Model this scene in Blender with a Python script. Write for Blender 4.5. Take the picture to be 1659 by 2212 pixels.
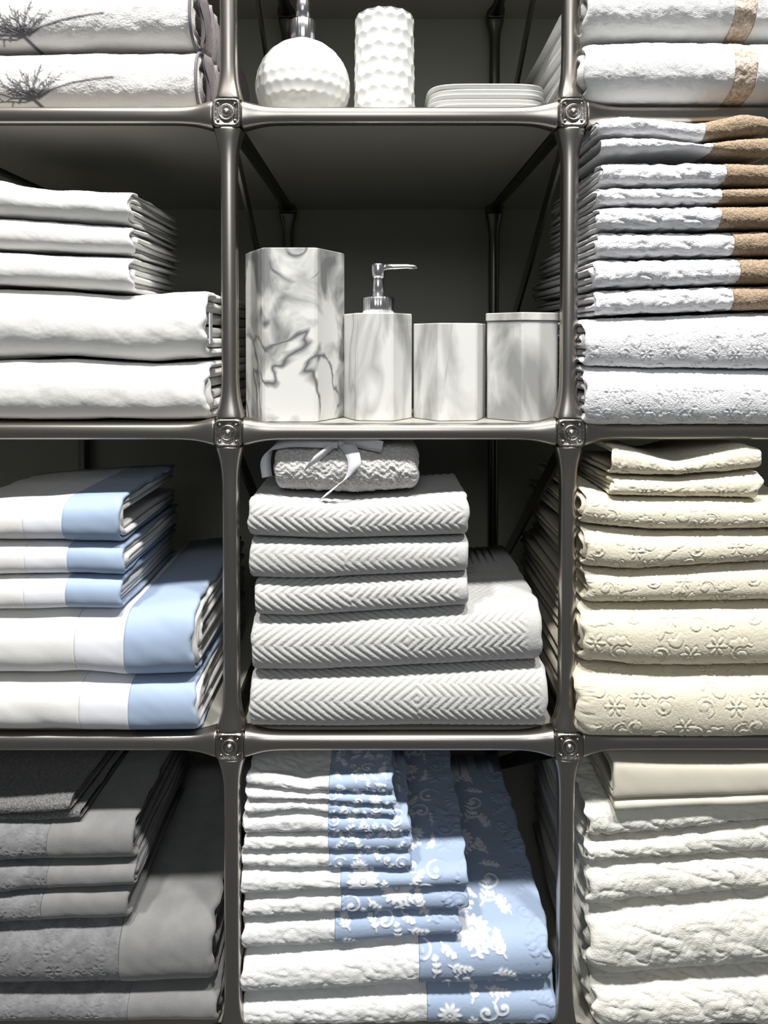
import bpy, math, random
import numpy as np
from mathutils import Vector

S = bpy.context.scene
for o in list(bpy.data.objects): bpy.data.objects.remove(o)
C = S.collection
PI = math.pi
# ------------------------------------------------------------------ camera
# world: x right, y away from the camera, z up; front plane of the shelving is y = 0,
# its third row of joints is z = 0, columns of posts stand at x = -0.6 -0.2 0.2 0.6
H = 0.37067; DP = 0.5146                      # cell height, shelf depth
F = 1450.0; PIT = 0.0214805; CAM = (-0.02523, -0.794273, 0.476761 )
SX, SY = -12.966, -336.41
cam = bpy.data.cameras.new('camera'); co = bpy.data.objects.new('camera', cam); C.objects.link(co)
cam.sensor_fit = 'VERTICAL'; cam.sensor_height = 36.0; cam.sensor_width = 27.0
cam.lens = 36.0 * F / 2212
cam.shift_x = -SX / 2212; cam.shift_y = SY / 2212
co.location = CAM; co.rotation_euler = (PI/2 - PIT, 0, 0)
cam.clip_start = 0.02; S.camera = co
# ------------------------------------------------------------------ world, lamps, exposure
W = bpy.data.worlds.new('world'); S.world = W; W.use_nodes = True
bg = W.node_tree.nodes['Background']; bg.inputs[0].default_value = (0.93, 0.97, 1.0, 1); bg.inputs[1].default_value = 0.12
def lamp(x, y, z, size, power, col, aim):
    l = bpy.data.lights.new('spot_or_fill', 'AREA'); l.shape = 'DISK'; l.size = size; l.energy = power; l.color = col
    l.spread = math.radians(110)
    o = bpy.data.objects.new('spot_or_fill', l); C.objects.link(o); o.location = (x, y, z)
    o.rotation_euler = (Vector(aim) - Vector((x, y, z))).to_track_quat('-Z', 'Y').to_euler()
for x, e in ((-0.8, 26), (0.05, 28), (0.9, 26)):
    lamp(x, -1.12, 3.0, 0.22, e, (1.0, 0.98, 0.95), (x*0.4, 0.05, 0.1))
lamp(-0.1, -2.5, 1.5, 1.1, 5, (0.95, 0.98, 1.0), (0, 0, 0.3))  # added fill lamp below the ceiling spots, for a bright stripe on the posts
S.view_settings.view_transform = 'Standard'; S.view_settings.look = 'None'
S.view_settings.gamma = 1; S.view_settings.use_curve_mapping = False
S.view_settings.exposure = 0.0

# ------------------------------------------------------------------ pixel helper: a point of the photograph at a distance y
cp, sp = math.cos(PIT), math.sin(PIT)
def P(px, py, Y=0.0):
    u = (px - 829.5 - SX) / F; v = -(py - 1106 - SY) / F
    d = Vector((u, cp + v*sp, -sp + v*cp)); t = (Y - CAM[1]) / d.y
    return (CAM[0] + d.x*t, Y, CAM[2] + d.z*t)
def PX(px, py, Y): return P(px, py, Y)[0]
def PZ(px, py, Y): return P(px, py, Y)[2]

# ------------------------------------------------------------------ noise and pattern tiles
rng = np.random.default_rng(7); random.seed(7)
LAT = rng.random((256, 256))
def vn(x, y, seed=0):
    x = np.asarray(x, float) + seed*17.31; y = np.asarray(y, float) + seed*9.77
    xi = np.floor(x).astype(int); yi = np.floor(y).astype(int); fx = x-xi; fy = y-yi
    fx = fx*fx*(3-2*fx); fy = fy*fy*(3-2*fy)
    g = lambda a, b: LAT[a % 256, b % 256]
    return (g(xi, yi)*(1-fx)+g(xi+1, yi)*fx)*(1-fy) + (g(xi, yi+1)*(1-fx)+g(xi+1, yi+1)*fx)*fy
N = 384
class Tile:
    def __init__(s): s.a = np.zeros((N, N))
    def dot(s, x, y, r):                       # x, y, r as fractions of the tile; periodic
        R = int(r*N)+2; cx, cy = int(x*N), int(y*N)
        ii = np.arange(cx-R, cx+R+1); jj = np.arange(cy-R, cy+R+1)
        d = np.hypot(ii[:, None]-x*N, jj[None, :]-y*N)
        m = np.clip((r*N-d)/2.0+0.5, 0, 1)
        I, J = np.ix_(ii % N, jj % N); s.a[I, J] = np.maximum(s.a[I, J], m)
    def line(s, pts, r0, r1):
        for k in range(len(pts)-1):
            (x0, y0), (x1, y1) = pts[k], pts[k+1]; n = max(2, int(math.hypot(x1-x0, y1-y0)*N/1.5))
            for q in range(n):
                t = q/n; T = (k+t)/(len(pts)-1); s.dot(x0+(x1-x0)*t, y0+(y1-y0)*t, r0+(r1-r0)*T)
    def spiral(s, x, y, R, a0, turns, w, d=1):
        pts = []
        for k in range(40):
            t = k/39; a = a0 + d*t*turns*2*PI; r = R*(1-t)**0.8+0.004
            pts.append((x+r*math.cos(a), y+r*math.sin(a)))
        s.line(pts, w*0.45, w); s.dot(*pts[-1], w*1.7)
    def petal(s, x, y, a, L, w):
        for k in range(16):
            t = k/15; s.dot(x+L*t*math.cos(a), y+L*t*math.sin(a), 0.003+w*math.sin(PI*(0.1+0.85*t)))
    def flower(s, x, y, R, n=8):
        for k in range(n): s.petal(x+R*.3*math.cos(k*2*PI/n), y+R*.3*math.sin(k*2*PI/n), k*2*PI/n, R*.75, R*.16)
        s.dot(x, y, R*.17)
    def frond(s, x, y, a, L, w, n=5, bend=0.5):
        px, py = x, y; pts = [(x, y)]
        for k in range(n*2):
            aa = a+bend*k/(n*2); px += L/(n*2)*math.cos(aa); py += L/(n*2)*math.sin(aa); pts.append((px, py))
            if k % 2:
                l = L*0.33*(1-0.5*k/(n*2))
                s.petal(px, py, aa+0.9, l, w); s.petal(px, py, aa-0.9, l, w)
        s.petal(px, py, aa, L*.25, w); s.line(pts, w*.6, w*.4)
    def at(s, u, v):
        u = (u % 1)*N; v = (v % 1)*N; i = np.floor(u).astype(int); j = np.floor(v).astype(int); fu = u-i; fv = v-j
        a = s.a; g = lambda p, q: a[p % N, q % N]
        return (g(i, j)*(1-fu)+g(i+1, j)*fu)*(1-fv)+(g(i, j+1)*(1-fu)+g(i+1, j+1)*fu)*fv
    def outline(s):                            # raised motif: soft body plus groove along its edge
        a = s.a.copy()
        for _ in range(9): a = (a+np.roll(a, 1, 0)+np.roll(a, -1, 0)+np.roll(a, 1, 1)+np.roll(a, -1, 1))/5
        t = Tile(); t.a = np.clip(1-np.exp(-((a-0.30)/0.15)**2)*1.0, 0, 1)*0.75+a*0.25
        return t
damask = Tile()
damask.flower(.62, .30, .14, 14); damask.flower(.12, .85, .09, 10)
damask.spiral(.30, .38, .12, 0.5, 1.1, .015); damask.spiral(.20, .16, .10, 2.6, 1.1, .014, -1); damask.spiral(.84, .80, .10, 3.6, 1.1, .014); damask.spiral(.42, .88, .09, 1.0, 1.1, .014, -1)
for a in ((.72, .52, 0.9, .26, .7), (.45, .60, 2.6, .24, -.9), (.42, .06, -.5, .16, .6), (.97, .42, 1.9, .24, .5), (.05, .26, .4, .15, .8), (.88, .10, 2.2, .18, -.6), (.22, .64, .6, .14, .8), (.62, .74, 4.9, .13, .7), (.78, .98, .2, .15, -.8)):
    damask.frond(a[0], a[1], a[2], a[3], .0105, 4, a[4])
for a in ((.30, .95, 1.2, .15, .7), (.52, .46, .3, .15, .8), (.02, .60, 1.0, .16, -.7), (.60, .12, .2, .16, .6), (.92, .62, 4.4, .15, .6), (.12, .06, 1.6, .15, .8), (.36, .22, 5.2, .13, .7)):
    damask.frond(a[0], a[1], a[2], a[3], .012, 3, a[4])
damask.spiral(.55, .92, .075, 2.0, 1.0, .013); damask.spiral(.08, .44, .07, 5.0, 1.0, .013, -1); damask.spiral(.80, .22, .06, 4.0, 1.0, .012); damask.flower(.50, .70, .06, 7)
scroll = Tile()
for k in range(24):
    x, y = (k % 6)/6+.05*math.sin(k*2.3)+.05, (k//6)/4+.08+.04*math.cos(k*3.1)
    if k % 5 == 0: scroll.flower(x, y, .085, 6)
    elif k % 5 == 2: scroll.frond(x, y, k*1.3, .15, .020, 3, .9)
    elif k % 5 == 4: scroll.petal(x, y, k*1.9, .12, .03); scroll.petal(x, y, k*1.9+1.2, .10, .026)
    else: scroll.spiral(x, y, .085, k*1.7, 1.0, .020, 1 if k % 2 else -1)
scroll_r = scroll.outline()

# height fields (metres, never above 0): u along the towel, v along its profile
def rnd(u, v): return rng.random(np.broadcast(u, v).shape)
def h_terry(a=.0006, sd=1):
    return lambda u, v: -a*rnd(u, v) - .0016*vn(u*38, v*55, sd) - .0010*vn(u*110, v*130, sd+3)
def h_pile(sd=1, a=.0022):
    return lambda u, v: -.0007*rnd(u, v) - a*vn(u*75, v*110+u*30, sd)**1.3 - .0014*vn(u*190, v*220, sd+2)
def h_crease(sd=1, a=.0022, f=70):
    def g(u, v):
        n = vn(u*f, v*f*1.3+u*25, sd); n2 = vn(u*f*2.1-v*60, v*f*2.2, sd+4)
        return -.0004*rnd(u, v) - a*(1-np.abs(2*n-1))**3 - a*.5*(1-np.abs(2*n2-1))**3 - .0012*vn(u*30, v*50, sd+2)
    return g
def h_smooth(sd=1):
    return lambda u, v: -.0018*vn(u*18, v*30+u*12, sd) - .0005*vn(u*70+v*60, v*60, sd+1)
def h_herring(zone, right, sd=0, up=1.0):
    def f(u, v):
        n = .0015*(vn(u*40, v*40, sd)-.5)
        big = u < zone
        Pb = np.where(big, .052, .030); lam = np.where(big, .0118, .0105)
        tri = np.abs((((v-(.057 if sd < 3 else .034)+Pb/2)/Pb) % 1)-.5)*Pb
        ph = (u*1.0 + tri*np.where(big, 1.25, 1.15) + n)/lam
        st = (0.5+0.5*np.cos(2*PI*ph))
        rows = 0.5+0.5*np.cos(2*PI*(v+n)/.0075)
        m = (1-st**2.2)
        fade = np.clip((right-u)/.006, 0, 1)
        return -(.0018*up*(st**2.6))*fade - .00035*rnd(u, v) - .001*vn(u*25, v*40, sd)
    return f
def h_scroll(sd=0, size=.115, a=.0026):
    return lambda u, v: -a*(1-scroll_r.at(u/size+sd*.37, v/size+sd*.21)) - .0004*rnd(u, v) - .0015*vn(u*30, v*40, sd)
def h_damask(sd=0, size=.13):
    return lambda u, v: -.0010*(1-damask.at(u/size+sd*.31, v/size+sd*.13)) - .0002*rnd(u, v)

# ------------------------------------------------------------------ materials
def mat(name, col, rough=.9, metal=0, bump=0, scale=900, sheen=0, spec=.5, coat=0):
    m = bpy.data.materials.new(name); m.use_nodes = True; nt = m.node_tree; b = nt.nodes['Principled BSDF']
    b.inputs['Base Color'].default_value = (*col, 1); b.inputs['Roughness'].default_value = rough
    b.inputs['Metallic'].default_value = metal; b.inputs['Specular IOR Level'].default_value = spec
    if sheen: b.inputs['Sheen Weight'].default_value = sheen
    if coat: b.inputs['Coat Weight'].default_value = coat; b.inputs['Coat Roughness'].default_value = .12
    if bump:
        tc = nt.nodes.new('ShaderNodeTexCoord'); n = nt.nodes.new('ShaderNodeTexNoise'); n.inputs['Scale'].default_value = scale
        n.inputs['Detail'].default_value = 3; bp = nt.nodes.new('ShaderNodeBump'); bp.inputs['Strength'].default_value = bump
        bp.inputs['Distance'].default_value = .0012
        nt.links.new(tc.outputs['Object'], n.inputs['Vector']); nt.links.new(n.outputs['Fac'], bp.inputs['Height'])
        nt.links.new(bp.outputs['Normal'], b.inputs['Normal'])
    return m
def mottle(m, c1, c2, scale, lo=.35, hi=.65):
    nt = m.node_tree; b = nt.nodes['Principled BSDF']; tc = nt.nodes.new('ShaderNodeTexCoord')
    n = nt.nodes.new('ShaderNodeTexNoise'); n.inputs['Scale'].default_value = scale; n.inputs['Detail'].default_value = 4
    r = nt.nodes.new('ShaderNodeValToRGB'); r.color_ramp.elements[0].position = lo; r.color_ramp.elements[1].position = hi
    r.color_ramp.elements[0].color = (*c1, 1); r.color_ramp.elements[1].color = (*c2, 1)
    nt.links.new(tc.outputs['Object'], n.inputs['Vector']); nt.links.new(n.outputs['Fac'], r.inputs[0]); nt.links.new(r.outputs[0], b.inputs['Base Color'])
def attr_mix(m, c1, c2):                       # woven or embroidered colour stored on the cloth
    nt = m.node_tree; b = nt.nodes['Principled BSDF']; a = nt.nodes.new('ShaderNodeAttribute'); a.attribute_name = 'weave'
    x = nt.nodes.new('ShaderNodeMix'); x.data_type = 'RGBA'; x.inputs[6].default_value = (*c1, 1); x.inputs[7].default_value = (*c2, 1)
    nt.links.new(a.outputs['Fac'], x.inputs[0]); nt.links.new(x.outputs[2], b.inputs['Base Color'])
M = {}
M['white'] = mat('white_terry', (.76, .76, .755), .95, bump=.6, sheen=.2, spec=.2)
M['white_warm'] = mat('warm_white_cotton', (.77, .765, .745), .9, bump=.3, scale=1400, sheen=.15, spec=.2)
M['white_pile'] = mat('white_pile', (.76, .76, .775), .95, bump=.9, scale=600, sheen=.2, spec=.2)
M['ivory'] = mat('off_white_terry', (.75, .74, .67), .95, bump=.8, scale=700, sheen=.2, spec=.2)
M['cream'] = mat('cream_jacquard', (.70, .65, .515), .95, bump=.5, sheen=.2, spec=.2)
M['sateen'] = mat('ecru_sateen', (.66, .62, .52), .55, bump=.15, scale=1800, spec=.4)
M['grey'] = mat('pale_grey_terry', (.47, .47, .46), .95, bump=.6, sheen=.2, spec=.2)
M['grey_bundle'] = mat('speckled_grey_terry', (.5, .49, .47), .95, bump=1.0, scale=500, sheen=.2, spec=.2); mottle(M['grey_bundle'], (.46, .45, .43), (.66, .65, .63), 420)
M['dark'] = mat('charcoal_terry', (.20, .20, .205), .95, bump=.5, sheen=.25, spec=.2); mottle(M['dark'], (.165, .165, .172), (.225, .225, .23), 90)
M['dark_plain'] = mat('charcoal_velour', (.21, .21, .21), .9, bump=.3, sheen=.3, spec=.2); mottle(M['dark_plain'], (.185, .185, .185), (.225, .225, .22), 35)
M['dark_cloth'] = mat('dark_grey_terry', (.13, .13, .125), .95, bump=1, scale=450, sheen=.2, spec=.2); mottle(M['dark_cloth'], (.08, .08, .078), (.2, .2, .195), 500)
M['blue'] = mat('blue_satin_band', (.335, .425, .57), .6, bump=.15, scale=1800, sheen=.1, spec=.3)
M['plain_band'] = mat('white_linen_band', (.76, .77, .81), .8, bump=.2, scale=1800, spec=.3)
M['piping'] = mat('pale_grey_piping', (.62, .60, .60), .7, spec=.3)
M['brown'] = mat('brown_terry', (.33, .24, .16), .95, bump=1.0, scale=600, sheen=.2, spec=.2); mottle(M['brown'], (.24, .17, .105), (.42, .32, .23), 480)
M['lace'] = mat('beige_lace_ribbon', (.55, .44, .34), .85, bump=1, scale=400, spec=.2); mottle(M['lace'], (.42, .32, .24), (.74, .66, .56), 260)
M['thread'] = mat('grey_thread', (.17, .16, .18), .7, spec=.3)
M['damask'] = mat('blue_damask_weave', (.3, .4, .6), .75, bump=.2, scale=1500, spec=.2); attr_mix(M['damask'], (.335, .42, .565), (.78, .79, .82))
M['embroidered'] = mat('embroidered_terry', (.8, .8, .8), .95, bump=.7, scale=700, sheen=.2, spec=.2); attr_mix(M['embroidered'], (.76, .745, .73), (.13, .125, .14))
M['edging'] = mat('grey_ruffle', (.34, .31, .32), .9, bump=.4, spec=.2)
M['ribbon'] = mat('silver_satin_ribbon', (.66, .66, .70), .4, bump=.1, scale=2500, spec=.5)
M['ceramic'] = mat('white_glazed_ceramic', (.68, .69, .67), .25, spec=.5, coat=.3)
M['chrome'] = mat('chrome', (.85, .85, .86), .2, metal=1)
M['frame'] = mat('satin_bronze_metal', (.40, .372, .338), .30, metal=1, bump=.04, scale=1500)
M['joint'] = mat('cast_metal_joint', (.25, .24, .215), .38, metal=1, bump=.5, scale=420)
M['rivet'] = mat('polished_rivet', (.5, .47, .43), .26, metal=1)
M['inner'] = mat('shaded_bronze_metal', (.13, .125, .11), .28, metal=1)  # darker copy of the frame metal, interior shade put into its colour
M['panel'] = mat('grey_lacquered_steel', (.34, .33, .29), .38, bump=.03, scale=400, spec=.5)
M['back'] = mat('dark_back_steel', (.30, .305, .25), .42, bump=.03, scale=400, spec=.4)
M['gloss'] = M['ceramic']
def marble(name, seed, dens, streak):
    m = mat(name, (.8, .8, .8), .3, spec=.5); nt = m.node_tree; b = nt.nodes['Principled BSDF']; L = nt.links.new
    tc = nt.nodes.new('ShaderNodeTexCoord'); mp = nt.nodes.new('ShaderNodeMapping')
    mp.inputs['Location'].default_value = (seed*3.7, seed*1.3, seed*5.1)
    mp.inputs['Scale'].default_value = (1, 1, .35 if streak else .8); mp.inputs['Rotation'].default_value = (0, .5 if not streak else .08, .3)
    L(tc.outputs['Object'], mp.inputs['Vector'])
    n1 = nt.nodes.new('ShaderNodeTexNoise'); n1.inputs['Scale'].default_value = 10; n1.inputs['Detail'].default_value = 3.5; n1.inputs['Distortion'].default_value = .5
    n2 = nt.nodes.new('ShaderNodeTexNoise'); n2.inputs['Scale'].default_value = 18; n2.inputs['Detail'].default_value = 4; n2.inputs['Distortion'].default_value = .6
    n3 = nt.nodes.new('ShaderNodeTexNoise'); n3.inputs['Scale'].default_value = 11; n3.inputs['Detail'].default_value = 2
    for n in (n1, n2, n3): L(mp.outputs[0], n.inputs['Vector'])
    def M_(op, a, c=None, d=None):
        x = nt.nodes.new('ShaderNodeMath'); x.operation = op
        for i, q in enumerate((a, c, d)):
            if q is None: continue
            if isinstance(q, (int, float)): x.inputs[i].default_value = q
            else: L(q, x.inputs[i])
        x.use_clamp = op in ('SUBTRACT_C',); return x.outputs[0]
    v = M_('ABSOLUTE', M_('SUBTRACT', n1.outputs['Fac'], .5))
    vein = nt.nodes.new('ShaderNodeMapRange'); vein.inputs[1].default_value = 0; vein.inputs[2].default_value = .030 if not streak else .03
    vein.inputs[3].default_value = 1; vein.inputs[4].default_value = 0; L(v, vein.inputs[0])
    gate = nt.nodes.new('ShaderNodeMapRange'); gate.inputs[1].default_value = .42; gate.inputs[2].default_value = .52; L(n3.outputs['Fac'], gate.inputs[0])
    cl = nt.nodes.new('ShaderNodeMapRange'); cl.inputs[1].default_value = dens; cl.inputs[2].default_value = dens+.17; L(n2.outputs['Fac'], cl.inputs[0])
    t = M_('MAXIMUM', M_('MULTIPLY', M_('MULTIPLY', vein.outputs[0], gate.outputs[0]), .95 if not streak else .45), M_('MULTIPLY', cl.outputs[0], .80 if not streak else .62))
    x = nt.nodes.new('ShaderNodeMix'); x.data_type = 'RGBA'; x.inputs[6].default_value = (.66, .66, .635, 1); x.inputs[7].default_value = (.07, .073, .08, 1)
    L(t, x.inputs[0]); L(x.outputs[2], b.inputs['Base Color'])
    return m

# ------------------------------------------------------------------ object helpers
def meta(o, label=None, cat=None, group=None, kind=None):
    if label: o['label'] = label
    if cat: o['category'] = cat
    if group: o['group'] = group
    if kind: o['kind'] = kind
    return o
def link(name, me, parent=None, loc=(0, 0, 0)):
    o = bpy.data.objects.new(name, me); C.objects.link(o); o.location = loc
    if parent: o.parent = parent
    return o
def thing(name, loc, label, cat, group=None):
    o = bpy.data.objects.new(name, None); C.objects.link(o); o.location = loc; o.empty_display_size = .02
    return meta(o, label, cat, group)
def mesh(name, V, Fs, m, smooth=True):
    V = np.asarray(V, np.float32).reshape(-1, 3); me = bpy.data.meshes.new(name)
    if isinstance(Fs, np.ndarray):
        me.vertices.add(len(V)); me.vertices.foreach_set('co', V.ravel())
        n = len(Fs); me.loops.add(n*4); me.loops.foreach_set('vertex_index', Fs.astype(np.int32).ravel())
        me.polygons.add(n); me.polygons.foreach_set('loop_start', np.arange(0, n*4, 4, dtype=np.int32))
        me.polygons.foreach_set('loop_total', np.full(n, 4, np.int32)); me.update(calc_edges=True); me.validate()
    else: me.from_pydata(V.tolist(), [], Fs); me.update()
    me.polygons.foreach_set('use_smooth', np.full(len(me.polygons), smooth)); me.materials.append(m); return me
def grid(nx, ns, wrap_s=True, wrap_x=False, off=0):
    a = np.arange(nx if wrap_x else nx-1)[:, None]; b = np.arange(ns if wrap_s else ns-1)[None, :]
    a2 = (a+1) % nx; b2 = (b+1) % ns
    q = np.stack([a*ns+b, a*ns+b2, a2*ns+b2, a2*ns+b], -1) + off
    return q.reshape(-1, 4)
class MB:                                      # collects grids into one mesh
    def __init__(s): s.V = []; s.F = []; s.n = 0; s.A = []
    def add(s, pts, faces, att=None):
        pts = np.asarray(pts, float).reshape(-1, 3); s.V.append(pts); s.F.append(np.asarray(faces)+s.n); s.n += len(pts)
        s.A.append(np.zeros(len(pts)) if att is None else np.asarray(att).ravel())
    def build(s, name, m, parent=None, loc=(0, 0, 0), smooth=True, att=False):
        V = np.concatenate(s.V) - np.asarray(loc); me = mesh(name, V, np.concatenate(s.F), m, smooth)
        if att:
            a = me.attributes.new('weave', 'FLOAT', 'POINT'); a.data.foreach_set('value', np.concatenate(s.A).astype(np.float32))
        return me
def box(mb, x0, x1, y0, y1, z0, z1):
    V = [(x, y, z) for x in (x0, x1) for y in (y0, y1) for z in (z0, z1)]
    mb.add(V, [(0, 1, 3, 2), (4, 6, 7, 5), (0, 4, 5, 1), (2, 3, 7, 6), (0, 2, 6, 4), (1, 5, 7, 3)])
def lathe(mb, prof, cx, cy, n=48, fn=None, squash=1):
    t = np.linspace(0, 2*PI, n, endpoint=False); pr = np.asarray(prof, float)
    R = np.repeat(pr[:, 0][:, None], n, 1); Z = np.repeat(pr[:, 1][:, None], n, 1); T = np.repeat(t[None], len(pr), 0)
    if fn: R, Z = fn(R, Z, T)
    mb.add(np.stack([cx+R*np.sin(T), cy-R*np.cos(T)*squash, Z], -1), grid(len(pr), n))
def sweep(mb, pts, r, n=12, caps=True):
    p = np.asarray(pts, float); d = np.gradient(p, axis=0); d /= np.linalg.norm(d, axis=1)[:, None]
    up = np.array([0, 0, 1.]) if abs(d[0][2]) < .9 else np.array([0, 1., 0]); rr = np.broadcast_to(np.asarray(r, float), (len(p),)).copy()
    out = []
    for k in range(len(p)):
        a = np.cross(d[k], up); a /= np.linalg.norm(a); b = np.cross(a, d[k]); up = b
        t = np.linspace(0, 2*PI, n, endpoint=False); out.append(p[k]+rr[k]*(np.cos(t)[:, None]*a+np.sin(t)[:, None]*b))
    if caps: out = [np.repeat(p[:1], n, 0)]+out+[np.repeat(p[-1:], n, 0)]
    mb.add(np.array(out), grid(len(out), n))
def strip(mb, pts, widths, wdir, th=.0006):    # flat ribbon along pts
    p = np.asarray(pts, float); n = len(p); k = np.linspace(0, n-1, (n-1)*6+1)
    def cr(a):                                  # smooth interpolation
        i = np.clip(np.floor(k).astype(int), 0, n-2); t = (k-i)[:, None]; g = lambda j: a[np.clip(j, 0, n-1)]
        return .5*((2*g(i))+(-g(i-1)+g(i+1))*t+(2*g(i-1)-5*g(i)+4*g(i+1)-g(i+2))*t**2+(-g(i-1)+3*g(i)-3*g(i+1)+g(i+2))*t**3)
    q = cr(p); wd = cr(np.asarray(wdir, float)); w = cr(np.asarray(widths, float)[:, None])
    wd /= np.linalg.norm(wd, axis=1)[:, None]; d = np.gradient(q, axis=0); nn = np.cross(d, wd); nn /= np.linalg.norm(nn, axis=1)[:, None]
    ring = np.stack([q-wd*w/2-nn*th/2, q+wd*w/2-nn*th/2, q+wd*w/2+nn*th/2, q-wd*w/2+nn*th/2], 1)
    mb.add(ring, np.concatenate([grid(len(q), 4), [[0, 1, 2, 3]], [[4*len(q)-1-j for j in range(4)]]]))

# ------------------------------------------------------------------ THE SHELVING
FLOOR = -H
unit = thing('shelving_unit', (0, 0, FLOOR), 'tall open grid shelving of bronze metal tubes with square joints and grey shelves', 'shelving')
def uu(p): return (p[0], p[1], p[2]-FLOOR)
def tube_mesh(L, axis, flare=True):
    mb = MB(); hw, fl = .0097, .0071; n = 32; th = np.linspace(0, 2*PI, n, endpoint=False); e = 2/2.9
    sx = np.sign(np.cos(th))*np.abs(np.cos(th))**e; sy = np.sign(np.sin(th))*np.abs(np.sin(th))**e
    d = np.concatenate([[0], np.array([0, .002, .005, .009, .013, .018, .024, .031, .04, .055])+.0001]); d = np.concatenate([d, [L/2], L-d[::-1]])
    out = []
    for i, q in enumerate(d):
        e_ = min(q, L-q); g = math.exp(-(e_/.019)**1.5) if flare else 0
        w = hw + fl*g; w2 = hw + fl*.75*g
        if i in (0, len(d)-1): w = w2 = 1e-5
        x, y = sx*w, sy*w2
        rid = 1+.05*np.exp(-((np.abs(np.sin(th))-1)/.04)**2)*(1-g)
        if axis == 'z': out.append(np.stack([x, y*rid, np.full(n, q-L/2)], -1))
        elif axis == 'x': out.append(np.stack([np.full(n, q-L/2), y*rid, x], -1))
        else: out.append(np.stack([x, np.full(n, q-L/2), y], -1))
    mb.add(np.array(out), grid(len(out), n)); return mb
J = .0165
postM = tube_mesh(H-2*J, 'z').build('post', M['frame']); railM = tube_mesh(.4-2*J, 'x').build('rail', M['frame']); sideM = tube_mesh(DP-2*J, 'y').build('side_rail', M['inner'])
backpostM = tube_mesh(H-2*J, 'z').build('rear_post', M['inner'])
def joint_mesh():
    mb = MB(); n = 40; th = np.linspace(0, 2*PI, n, endpoint=False); e = 2/5.5
    sx = np.sign(np.cos(th))*np.abs(np.cos(th))**e; sz = np.sign(np.sin(th))*np.abs(np.sin(th))**e; out = []
    for y, w in ((.0160, 1e-5), (.0160, .014), (.0150, .016), (0, .0166), (-.0135, .0166), (-.0155, .0155), (-.0162, .0140), (-.0150, .0132), (-.0150, 1e-5)):
        out.append(np.stack([sx*w, np.full(n, y), sz*w], -1))
    mb.add(np.array(out), grid(len(out), n)); return mb
def dome(r, h, y):
    mb = MB(); n = 20; th = np.linspace(0, 2*PI, n, endpoint=False); out = []
    for k in range(7):
        a = k/6*PI/2; out.append(np.stack([np.cos(th)*r*math.cos(a)+1e-6, np.full(n, y-h*math.sin(a)), np.sin(th)*r*math.cos(a)], -1))
    mb.add(np.array(out), grid(7, n)); return mb
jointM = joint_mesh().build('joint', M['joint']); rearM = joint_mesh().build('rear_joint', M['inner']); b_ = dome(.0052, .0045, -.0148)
th = np.linspace(0, 2*PI, 28, endpoint=False)
b_.add(np.array([np.stack([np.cos(th)*r, np.full(28, y), np.sin(th)*r], -1) for r, y in ((.0098, -.0148), (.0094, -.0166), (.0078, -.0166), (.0072, -.0148))]), grid(4, 28))
boltM = b_.build('bolt', M['rivet']); rivetM = dome(.0019, .0018, -.0148).build('rivet', M['rivet'])
def joint(x, y, z, front):
    j = link('joint' if front else 'rear_joint', jointM if front else rearM, unit, uu((x, y, z)))
    if front:
        link('bolt', boltM, j)
        for a in (-1, 1):
            for b in (-1, 1): link('rivet', rivetM, j, (a*.0096, 0, b*.0096))
XS = (-1.0, -.6, -.2, .2, .6, 1.0); rows = range(-1, 4)
for y in (0, DP):
    for x in XS:
        for k in rows:
            joint(x, y, k*H, y == 0)
            if k < 3: link('post' if y == 0 else 'rear_post', postM if y == 0 else backpostM, unit, uu((x, y, (k+.5)*H)))
    for i in range(5):
        for k in rows:
            if y == 0: link('rail', railM, unit, uu((XS[i]+.2, y, k*H)))
for x in XS:
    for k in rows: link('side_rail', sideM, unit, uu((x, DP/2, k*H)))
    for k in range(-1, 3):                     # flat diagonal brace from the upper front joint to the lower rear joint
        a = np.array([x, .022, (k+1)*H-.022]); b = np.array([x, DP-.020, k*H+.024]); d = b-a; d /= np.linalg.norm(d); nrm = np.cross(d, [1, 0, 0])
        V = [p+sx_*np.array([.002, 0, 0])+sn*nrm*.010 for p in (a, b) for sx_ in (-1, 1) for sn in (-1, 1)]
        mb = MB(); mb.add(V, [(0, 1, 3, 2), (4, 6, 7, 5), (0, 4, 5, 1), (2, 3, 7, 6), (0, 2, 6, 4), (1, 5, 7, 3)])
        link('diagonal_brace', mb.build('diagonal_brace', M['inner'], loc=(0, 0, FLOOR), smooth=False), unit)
mb = MB(); box(mb, -.1895, .1895, -DP/2+.0105, DP/2+.0160, -.0045, .0090); shelfM = mb.build('shelf_panel', M['panel'], smooth=False)
mb = MB(); box(mb, -.1985, .1985, -.002, .002, -H/2+.0015, H/2-.0015)
backM = mb.build('back_panel', M['back'], smooth=False)
for i in range(5):
    for k in rows:
        link('shelf_panel', shelfM, unit, uu((XS[i]+.2, DP/2, k*H)))
        if k < 3: link('back_panel', backM, unit, uu((XS[i]+.2, DP+.020, (k+.5)*H)))
SH = .0108                                     # things stand this far above a row of joints

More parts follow.
